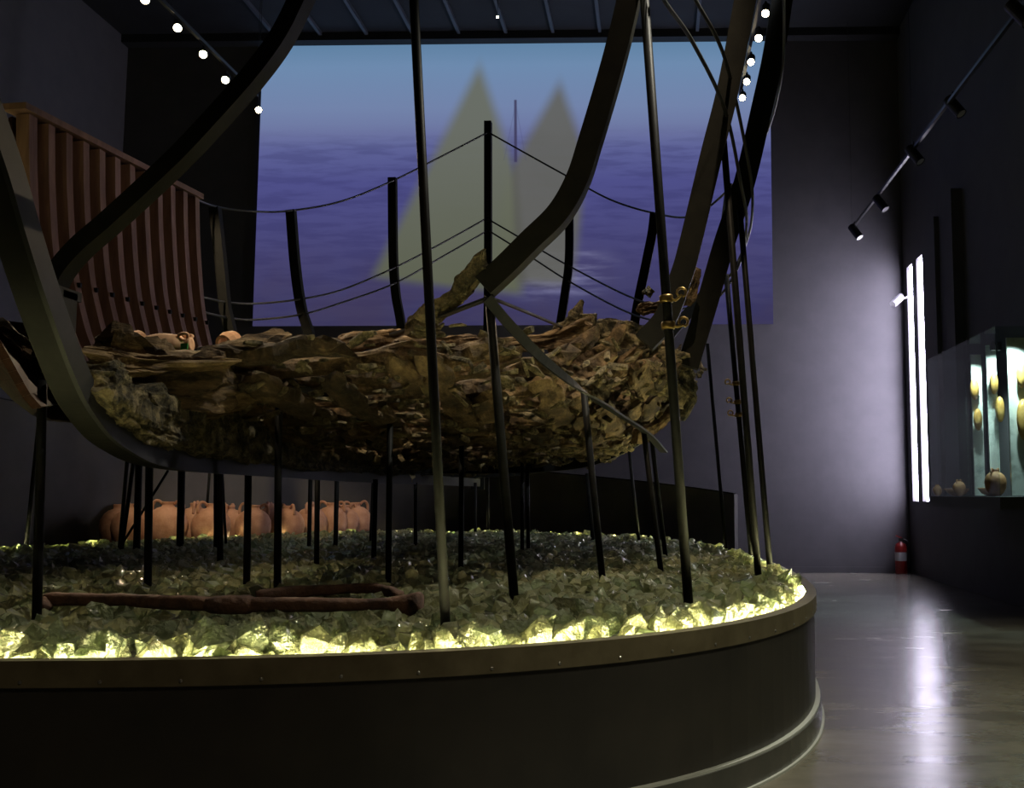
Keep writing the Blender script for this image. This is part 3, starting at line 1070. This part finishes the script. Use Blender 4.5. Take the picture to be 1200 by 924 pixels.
# heavy timbers at the near end, traced where they lie on the keel
HV = [  # pixel path, Y at ends, width m, thickness m, material
    ([(112, 428), (160, 436), (215, 446), (262, 432)], 4.55, 4.9, .30, .22, 'log'),
    ([(112, 416), (165, 425), (210, 425), (262, 424)], 4.45, 4.8, .10, .2, 'log'),
    ([(170, 488), (225, 462), (272, 428), (336, 400)], 4.75, 5.3, .17, .16, 'log'),
    ([(170, 505), (230, 480), (290, 456), (330, 425)], 4.85, 5.35, .14, .16, 'log'),
    ([(215, 458), (262, 420), (300, 408), (320, 404)], 4.8, 5.3, .10, .12, 'log'),
    ([(272, 452), (320, 438), (370, 424), (405, 414)], 5.2, 6.0, .13, .1, 'wreck'),
    ([(285, 422), (310, 411), (338, 398)], 5.1, 5.3, .08, .1, 'log'),
    ([(362, 402), (372, 418), (385, 436)], 5.6, 5.6, .11, .08, 'wreck'),
    ([(376, 412), (384, 425), (392, 436)], 5.5, 5.5, .08, .08, 'wreck'),
    ([(400, 404), (440, 398), (468, 394)], 6.2, 6.6, .12, .14, 'wreck'),
    ([(470, 408), (520, 404), (562, 402)], 6.2, 6.8, .12, .1, 'wreck'),
    ([(484, 384), (510, 366), (536, 345), (560, 312)], 5.4, 5.1, .11, .07, 'crust'),
    ([(536, 342), (548, 326), (566, 306)], 5.15, 5.05, .09, .07, 'crust'),
    ([(562, 412), (600, 405), (645, 398), (686, 380)], 6.3, 6.6, .095, .1, 'log'),
    ([(664, 408), (672, 392), (684, 370)], 6.8, 6.8, .26, .12, 'crust'),
    ([(690, 398), (712, 386), (742, 390)], 7.0, 7.2, .18, .1, 'crust'),
    ([(690, 430), (740, 418), (770, 402)], 6.9, 7.3, .12, .12, 'crust'),
    ([(700, 405), (728, 402), (760, 412)], 7.0, 7.2, .15, .12, 'crust'),
    ([(752, 363), (775, 360)], 8.0, 8.0, .1, .1, 'log'),
    ([(757, 346), (763, 338)], 8.0, 8.0, .09, .06, 'crust'),
    ([(805, 352), (812, 336), (816, 320)], 7.3, 7.3, .1, .06, 'log'),
    ([(800, 432), (808, 462), (800, 488)], 7.7, 7.9, .1, .1, 'crust'),
    ([(760, 440), (782, 452), (800, 470)], 7.4, 7.7, .14, .12, 'crust'),
    ([(745, 512), (770, 500), (790, 480)], 7.6, 7.9, .1, .08, 'wreck'),
    ([(0, 388), (14, 396), (30, 412)], 5.2, 5.0, .10, .08, 'log'),
]
for px, ya, yb, wd, th, m in HV:
    pts = [W(x, y, ya + (yb - ya) * i / (len(px) - 1)) for i, (x, y) in enumerate(px)]
    new('broken_timber', *timber(pts, wd, th, (0, -.3, 1), rough=.26, n=12, ragged=.09, ns=40, freq=5, taper=(1, .85), groove=.32 if m == 'log' else .15), m, wreck)
# pitted deadwood sitting inside the keel's bend
for px, X0, wd in [([(98, 446), (114, 468), (142, 492), (178, 510), (218, 517)], XC + .03, .12),
                   ([(108, 442), (130, 468), (160, 488), (205, 500), (248, 505)], XC + .05, .17),
                   ([(160, 470), (200, 486), (250, 500), (300, 516)], XC + .06, .16),
                   ([(215, 515), (280, 526), (380, 540), (470, 548)], XC + .06, .15)]:
    pts = [PX(x, y, X0) for x, y in px]
    new('deadwood', *timber(pts, wd, .2, (0, 0, 1), rough=.26, n=18, ragged=.04, ns=44, freq=9, groove=.1), 'crust', wreck)


# pale clay jars lying on the timbers
def amphora_vf(s=1.0):
    return [(r_ * s, z_ * s) for r_, z_ in ((.03, 0), (.09, .01), (.16, .08), (.20, .18), (.215, .28), (.205, .36), (.165, .43), (.11, .475), (.065, .49),
            (.058, .52), (.068, .535), (.06, .545), (.035, .54))]


def amphora(loc, axis, s, label, group, m='terra', roll=0.0):
    t = thing('amphora', label, 'jar', loc, group)
    ax = Vector(axis).normalized()
    new('body', *lathe(amphora_vf(s), loc, 22, ax), m, t, smooth=True)
    a = ax.orthogonal().normalized()
    a = Matrix.Rotation(roll, 3, ax) @ a
    for sg in (-1, 1):
        pts = [Vector(loc) + ax * zz * s + a * sg * rr * s for rr, zz in ((.165, .425), (.165, .50), (.14, .55), (.10, .55), (.06, .515))]
        new('handle', *tube(smooth_path(pts, 4), .017 * s, 7), m, t, smooth=True)
    return t


p = W(172, 406, 5.0)
t = thing('amphora', 'pale ribbed clay jar lying on the near timbers with a green tag', 'jar', p)
ax = Vector((1, .05, .05)).normalized()
prof = [(.02, 0), (.045, .004)]
for k in range(12):
    zz = .012 + k * .0125
    rr = .05 + .012 * math.sin(math.pi * (k + 2) / 14)
    prof += [(rr, zz), (rr - .003, zz + .006)]
prof += [(.045, .172), (.032, .185), (.027, .20), (.036, .215), (.034, .225), (.02, .222)]
new('body', *lathe(prof, p, 24, ax), 'terra2', t, smooth=True)
for sg in (-1, 1):
    a_ = Vector((0, .5 * sg, .85)).normalized()
    new('handle', *tube(smooth_path([p + ax * z_ + a_ * r_ for r_, z_ in ((.05, .165), (.06, .19), (.055, .212), (.034, .21))], 4), .008, 7), 'terra2', t, smooth=True)
q = W(216, 407, 4.93)
new('paper_tag', *box(q.x - .018, q.x + .018, q.y - .004, q.y, q.z - .018, q.z + .018), 'green', t)
for (x, y, Y), lab in (((150, 404, 5.4), 'broken pale clay shard at the butt of the big timbers'), ((262, 404, 5.6), 'curved clay shard just right of the tagged jar')):
    c = W(x, y, Y)
    v, f = lathe([(.055, 0), (.066, .04), (.06, .09)], c, 16, (0.3, 1, .4))
    keep = [q_ for q_ in f[:-2] if all((v[i] - c).z > -.02 for i in q_)]
    o = new('clay_shard', v, keep, 'terra2')
    md = o.modifiers.new('thick', 'SOLIDIFY')
    md.thickness = .016
    tag(o, lab, 'shard')
for x, y, lab in ((335, 417, 'small clay jar rim showing beside the end of the twisted timber'), (358, 412, 'small clay jar rim next to the upright plank end')):
    c = W(x, y, 5.9)
    v, f = lathe([(.05, -.06), (.055, 0), (.05, .05), (.038, .06), (.034, .0)], c, 16, (.5, -.8, .4))
    tag(new('clay_jar', v, f[:-1], 'terra2', smooth=True), lab, 'jar')

# ---- wooden replica of part of the port side
rep = thing('replica_hull_side', 'brown wooden replica of the ship side with upright frames and rail', 'replica', (-4.6, 8.4, 1.7))


def rep_x(Y):
    return np.interp(Y, [7.35, 9.55], [-4.78, -4.49])


def rep_section(Y, off=0.0):
    x0 = rep_x(Y)
    prof = [(0, 4.06), (.03, 3.6), (.10, 3.0), (.19, 2.62), (.30, 2.32), (.48, 2.06), (.75, 1.9), (1.1, 1.8)]
    return [Vector((x0 + dx - off, Y, z)) for dx, z in prof]


for i in range(12):
    Y = 7.36 + i * .195
    sec = rep_section(Y)
    wd = .085
    if i == 0:
        wd = .10
    fr = new('frame', *sweep(smooth_path(sec, 4), wd, .10, (0, 1, 0)), 'repl', rep)
    c = sec[3]
    new('bolt_hole', *box(c.x - .06, c.x + .02, Y - .012, Y + .012, c.z + .2, c.z + .235), 'steel', fr)
NP = 11
for j in range(NP):
    def at(Y, f):
        S = smooth_path(rep_section(Y, .085), 6)
        k = f * (len(S) - 1)
        a_ = int(min(k, len(S) - 2))
        return S[a_].lerp(S[a_ + 1], k - a_)
    f0, f1 = j / NP + .004, (j + 1) / NP - .004
    V, Fc = [], []
    ys = np.linspace(7.32, 9.56, 6)
    for Y in ys:
        for f in (f0, (f0 + f1) / 2, f1):
            p = at(Y, f)
            V += [p, p - Vector((.03, 0, .012))]
    for a_ in range(5):
        for b_ in range(2):
            i0 = a_ * 6 + b_ * 2
            Fc += [(i0, i0 + 2, i0 + 8, i0 + 6), (i0 + 1, i0 + 7, i0 + 9, i0 + 3)]
        i0 = a_ * 6
        Fc += [(i0, i0 + 6, i0 + 7, i0 + 1), (i0 + 4, i0 + 5, i0 + 11, i0 + 10)]
    Fc += [(0, 1, 3, 2), (2, 3, 5, 4), (30, 32, 33, 31), (32, 34, 35, 33)]
    new('plank', V, Fc, 'replp', rep)
new('rail', *sweep([Vector((rep_x(Y) - .03, Y, 4.10)) for Y in (7.25, 8.4, 9.6)], .2, .05, (1, 0, 0)), 'repl', rep)
# lower strakes running on towards the near post
for j in range(6):
    V, Fc = [], []
    ys = np.linspace(4.15, 9.5, 12)
    ok = True
    for Y in ys:
        for q in (0, 1):
            z = np.interp(Y, [4.1, 5, 7.3], [1.56, 1.65, 1.74]) + (j + q * .97) * np.interp(Y, [4.1, 7.3], [.05, .13])
            c = hull_curve(Y, -1, 2.9, 80)
            k = next((i for i, p in enumerate(c) if p[1] >= z), len(c) - 1)
            xh = c[k][0]
            xr = min(p.x for p in rep_section(Y) if True) if Y > 7.3 else None
            if Y > 7.3:
                S = smooth_path(rep_section(Y, .12), 6)
                xr = min(S, key=lambda p: abs(p.z - z)).x
                fx = min(1, (Y - 7.3) / .9)
                xh = xh * (1 - fx) + xr * fx
            V += [(xh, Y, z), (xh - .035, Y, z - .01)]
    for i in range(11):
        a_ = i * 4
        Fc += [(a_, a_ + 2, a_ + 6, a_ + 4), (a_ + 1, a_ + 5, a_ + 7, a_ + 3), (a_, a_ + 4, a_ + 5, a_ + 1), (a_ + 2, a_ + 3, a_ + 7, a_ + 6)]
    Fc += [(0, 1, 3, 2), (44, 46, 47, 45)]
    new('strake', V, Fc, 'replp', rep)

# ---- iron anchors on the glass
def anchor_shank(px, zs, r0, r1, label):
    pts = [G(x, y, z) for (x, y), z in zip(px, zs)]
    t = thing('iron_anchor', label, 'anchor', pts[0], 'rusted anchors in the glass')
    sh = timber(pts, r0, r1, (0, 0, 1), rough=.14, n=8, ragged=.0, ns=12, freq=8)
    new('shank', *sh, 'rust', t, smooth=True)
    return t, pts


t, pts = anchor_shank([(50, 702), (150, 704), (240, 708), (270, 709), (300, 709), (390, 709), (470, 708)], [.735] * 7, .058, .06,
                      'long rusted iron anchor shank with flared end lying on the glass')
new('fluke', *join(timber([pts[-1] - Vector((.06, 0, 0)), pts[-1] + Vector((.03, 0, 0)), pts[-1] + Vector((.09, 0, 0))], .06, .06, (0, 0, 1), rough=.1, taper=(.9, 2.0), ragged=0)), 'rust', t, smooth=True)
new('knuckle', *timber([pts[3] - Vector((.1, 0, 0)), pts[3], pts[3] + Vector((.1, 0, 0))], .075, .08, (0, 0, 1), rough=.12, ragged=0), 'rust', t, smooth=True)
new('ring_end', *timber([pts[0] + Vector((.02, -.02, -.01)), pts[0] + Vector((.05, -.06, -.04))], .05, .05, (0, 1, 0), rough=.15, ragged=.01), 'rust', t, smooth=True)
t2, p2 = anchor_shank([(300, 697), (360, 693), (420, 690), (450, 692), (470, 700)], [.735, .74, .745, .745, .72], .05, .05,
                      'shorter rusted iron anchor piece half sunk behind the long shank')

# ---- clay jars in a row behind the platform
rj = random.Random(5)
JARS = [(196, 590, 11.9), (247, 590, 12.2), (296, 592, 12.6), (338, 594, 13.1), (366, 596, 13.5), (388, 597, 13.8), (404, 598, 14.0), (418, 598, 14.2),
        (155, 594, 12.0), (140, 598, 12.3), (228, 594, 12.7), (272, 594, 13.0), (318, 596, 13.4)]
# bench under the jars, curving along the far side of the platform
RB0, RB1 = even_ring(NR, -.22), even_ring(NR, -1.22)
bi = [k for k in range(NR) if RB0[k][1] > 10.2 and RB0[k][0] < -2.9]
V, Fc = [], []
for k in bi:
    V += [(*RB0[k], 0), (*RB0[k], .52), (*RB1[k], .52), (*RB1[k], 0)]
for k in range(len(bi) - 1):
    for j in range(4):
        Fc.append((4 * k + j, 4 * k + 4 + j, 4 * k + 4 + (j + 1) % 4, 4 * k + (j + 1) % 4))
Fc += [(0, 1, 2, 3), tuple(range(len(V) - 1, len(V) - 5, -1))]
tag(new('jar_bench', V, Fc, 'parapet'), 'low dark bench carrying the clay jars behind the platform', 'bench')
# parapet of the ramp curving round the far side, its top falling towards the right
RP0, RP1 = even_ring(NR, -1.3), even_ring(NR, -1.38)
pts = [k for k in range(NR) if RP0[k][1] > 7.05]
k0 = min(pts, key=lambda k: abs(project((RP0[k][0], RP0[k][1], 1.2))[0] - 863) + (100 if RP0[k][0] < 0 else 0))
idx = [k for k in pts if k >= k0]
V, Fc, acc, cap = [], [], 0.0, []
for n_, k in enumerate(idx):
    if n_:
        acc += math.dist(RP0[k], RP0[idx[n_ - 1]])
    zt = 1.205 + .088 * acc
    V += [(*RP0[k], 0), (*RP0[k], zt), (*RP1[k], zt), (*RP1[k], 0)]
    cap.append(Vector((*RP0[k], zt + .008)))
for k in range(len(idx) - 1):
    for j in range(4):
        Fc.append((4 * k + j, 4 * k + 4 + j, 4 * k + 4 + (j + 1) % 4, 4 * k + (j + 1) % 4))
Fc += [(0, 1, 2, 3), tuple(range(len(V) - 1, len(V) - 5, -1))]
par = thing('ramp_parapet', 'dark curved parapet wall with sloping top round the far side of the platform', 'parapet', (*RP0[k0], 0))
new('panel', V, Fc, 'parapet', par)
new('cap_edge', *sweep(cap, .016, .03, (0, 0, 1)), 'keel', par)
for i, (x, y, Y) in enumerate(JARS):
    tp = W(x, y, Y)
    s = 1.1 if i == 0 else rj.uniform(.98, 1.06)
    amphora((tp.x, tp.y, .52), (rj.uniform(-.05, .05), rj.uniform(-.05, .05), 1), s, 'round orange clay jar with ear handles in the row behind the platform',
            'clay jars behind the platform', 'terra', rj.uniform(0, 3))

# ================================================================== LAMPS
def track(p0, p1, label):
    t = thing('light_track', label, 'track', (p0 + p1) / 2)
    new('rail', *sweep([p0, p1], .035, .035, (0, 0, 1)), 'can', t)
    n = 4
    for k in range(n + 1):
        c = p0.lerp(p1, k / n)
        new('hanger', *tube([c + Vector((0, 0, .015)), Vector((c.x, c.y, RZ - .001))], .003, 6), 'can', t)
    return t


def track_spot(c, aim, lit, label, group, L=.2, r=.045, drop=.1, m='can'):
    """c is the lens centre."""
    c = Vector(c)
    d = (Vector(aim) - c).normalized()
    t = thing('track_spot', label, 'spotlight', c, group)
    can = new('can', *lathe([(r * .8, -L), (r, -L + .01), (r, -.002), (r * .86, -.002), (r * .84, -.02)], c, 16, d), m, t)
    new('lens', *lathe([(r * .82, -.012), (r * .82, -.008)], c, 16, d), 'lens' if lit else 'white', can)
    mid = c - d * L * .6
    new('stem', *tube([mid, Vector((mid.x, mid.y, mid.z + drop + .06))], .012 if drop < .2 else .004, 6), m, t)
    return mid.z + drop + .06


zl = 5.7
track(Vector((-4.64, 3.0, 5.82)), Vector((-4.64, 11.3, 5.82)), 'thin black lighting track above the left ribs')
track(Vector((.99, 2.0, 5.92)), Vector((.99, 11.6, 5.92)), 'thin black lighting track above the right ribs')
eye = Vector((0, 0, 1.2))
for x, y in ((170, 0), (208, 33), (238, 64), (264, 94)):
    d = ray(x, y)
    tt = -4.64 / d[0]
    c = Vector((-4.64, d[1] * tt, H + d[2] * tt))
    track_spot(c, (-2.2, 4.2, 1.6), True, 'lit warm spotlight on the track above the left rib', 'lit spots of the left track', drop=.02)
track_spot(W(303, 129, 11.9), (-1.0, 4.0, 1.6), True, 'small lit spotlight at the corner of the projected picture', None, L=.18, drop=RZ - 5.85)
for x, y in ((897, 16), (889, 45), (880, 73), (875, 96), (870, 115)):
    d = ray(x, y)
    tt = .99 / d[0] if abs(d[0]) > 1e-6 else 0
    c = Vector((.99, d[1] * tt, H + d[2] * tt))
    c = W(x, y, min(11.5, max(9.2, d[1] * tt)))
    track_spot(c, (0.2, 4.0, 1.2), True, 'lit warm spotlight between the two widest ribs', 'lit spots of the middle track', L=.24, r=.042, drop=.02)
tr0, tr1 = W(1000, 268, 15.4), W(1200, 6, 8.3)
tr2 = tr1 + (tr1 - tr0) * 1.0
track(tr0 + Vector((0, .1, .02)), tr2, 'long black lighting track running along the right wall')
for x, y, Y in ((1008, 279, 15.0), (1038, 246, 13.6), (1079, 190, 11.8), (1127, 134, 10.4), (1205, 26, 8.2)):
    c = W(x, y, Y)
    track_spot(c, c + Vector((.7, -.6, -1.3)), False, 'unlit black spotlight hanging from the right wall track', 'unlit spots of the right track', L=.26, r=.06, drop=.08)
c = W(1046, 357, 15.3)
track_spot(c, c + Vector((-1, -.6, -.9)), False, 'small grey spotlight fixed beside the white light slots', None, L=.24, r=.055, drop=-.06, m='greycan')
new('wall_arm', *tube([c + Vector((.12, .08, .09)), Vector((RX1 - .001, 15.45, c.z + .16))], .014, 8), 'greycan', [o for o in COL.objects if o.get('label') == 'small grey spotlight fixed beside the white light slots'][0])
c = W(583, 20, 14.5)
track_spot(c, (0, 0, 0), True, 'tiny lit spotlight on the ceiling above the larger sail', None, L=.1, r=.02, drop=RZ - c.z - .12)

# ================================================================== SHOWCASE on the right wall
CXf, CY0, CY1, CZ0, CZ1 = 3.2, 9.6, 12.0, 1.18, 2.78
case = thing('glass_showcase', 'glass wall showcase with marbled panels and pottery inside', 'showcase', (3.6, 10.8, CZ0))
new('base', *box(CXf, 3.89, CY0, CY1, CZ0 - .12, CZ0), 'wall', case)
new('front_strip', *box(CXf, 3.89, CY0 - .004, CY0 - .001, CZ0 - .11, CZ0 - .005), 'skirt', case)
new('glass_pane', *box(CXf, CXf + .01, CY0 + .011, 10.55, CZ0, CZ1), 'pane', case)
new('glass_pane', *box(CXf, CXf + .01, 10.56, CY1 - .011, CZ0, CZ1), 'pane', case)
new('glass_pane', *box(CXf, 3.89, CY0, CY0 + .01, CZ0, CZ1), 'pane', case)
new('glass_pane', *box(CXf, 3.89, CY1 - .01, CY1, CZ0, CZ1), 'pane', case)
new('top', *box(CXf, 3.89, CY0, CY1, CZ1 + .001, CZ1 + .012), 'pane', case)
for yy in (9.63, 10.1, 10.8):
    spot((3.42, yy + .02, CZ1 - .1), (3.45, yy + .35, 1.6), 85, (.8, 1, .95), 110, .8, .03)
for (x0, x1, y) in ((3.40, 3.87, 9.85), (3.36, 3.46, 10.35), (3.42, 3.53, 11.05)):
    new('marble_panel', *box(x0, x1, y, y + .03, CZ0 + .01, CZ1 - .06), 'marble', case)
for x in (3.30, 3.36):
    new('fixture', *box(x, x + .04, 10.0, 10.05, CZ1 - .16, CZ1 - .08), 'black', case)


def oval(c, rx, rz, label):
    V, Fc = lathe([(.25, -.02), (.7, -.012), (1.0, 0), (.7, .02), (.25, .03)], (0, 0, 0), 20, (0, -1, 0))
    V = [Vector((v.x * rx + c[0], v.y + c[1], v.z * rz + c[2])) for v in V]
    tag(new('oval_plate', V, Fc, 'amber', smooth=True), label, 'plate', 'oval plates in the showcase')


for px, py, Y, rx, rz in ((1197, 440, 9.8, .05, .13), (1200, 492, 9.8, .07, .2), (1165, 450, 10.3, .045, .11), (1172, 480, 10.3, .05, .13), (1142, 456, 11.0, .05, .12), (1146, 492, 11.0, .05, .12)):
    p = W(px, py, Y)
    oval((p.x, p.y, p.z), rx, rz, 'amber oval plate hanging in front of a marbled panel in the showcase')
for px, py, Y, s, lab in ((1163, 540, 9.75, .3, 'two-handled brown clay jar at the front corner of the showcase'), (1130, 553, 10.9, .2, 'pale round clay pot in the middle of the showcase'),
                          (1100, 562, 11.7, .15, 'small dark clay pot at the far end of the showcase')):
    p = W(px, py, Y)
    amphora((max(p.x, CXf + .19 * s + .02), Y + .2, CZ0 + .004), (0, 0, 1), s * 1.6, lab, None, 'pot')
for px, Y, lab in ((1112, 11.3, 'low brown clay bowl on the showcase floor beside the small dark pot'), (1150, 10.1, 'low brown clay bowl on the showcase floor beside the two-handled jar')):
    x = W(px, 575, Y).x
    v, f = lathe([(.04, 0), (.10, .03), (.14, .08), (.13, .085), (.06, .03)], (max(x, CXf + .17), Y + .25, CZ0 + .004), 18)
    tag(new('clay_bowl', v, f, 'pot', smooth=True), lab, 'bowl')

# ================================================================== FIRE EXTINGUISHER
b = G(1050, 671, 0)
b = Vector((b.x, 15.7, 0))
ex = thing('fire_extinguisher', 'red fire extinguisher standing on the floor against the back wall', 'extinguisher', b)
new('cylinder', *lathe([(.085, 0), (.09, .02), (.09, .40), (.075, .45), (.03, .48), (.025, .5)], b, 20), 'red', ex, smooth=True)
new('label_band', *lathe([(.0915, .2), (.0915, .33)], b, 20), 'white', ex)
new('valve', *box(b.x - .03, b.x + .03, b.y - .03, b.y + .03, .5, .54), 'black', ex)
new('lever', *sweep([b + Vector((.02, -.02, .54)), b + Vector((-.08, -.04, .58))], .02, .012, (0, 0, 1)), 'red', ex)
new('hose', *tube(smooth_path([b + Vector((.03, -.03, .52)), b + Vector((.11, -.05, .47)), b + Vector((.115, -.04, .25)), b + Vector((.1, -.05, .12))], 5), .012, 7), 'black', ex, smooth=True)
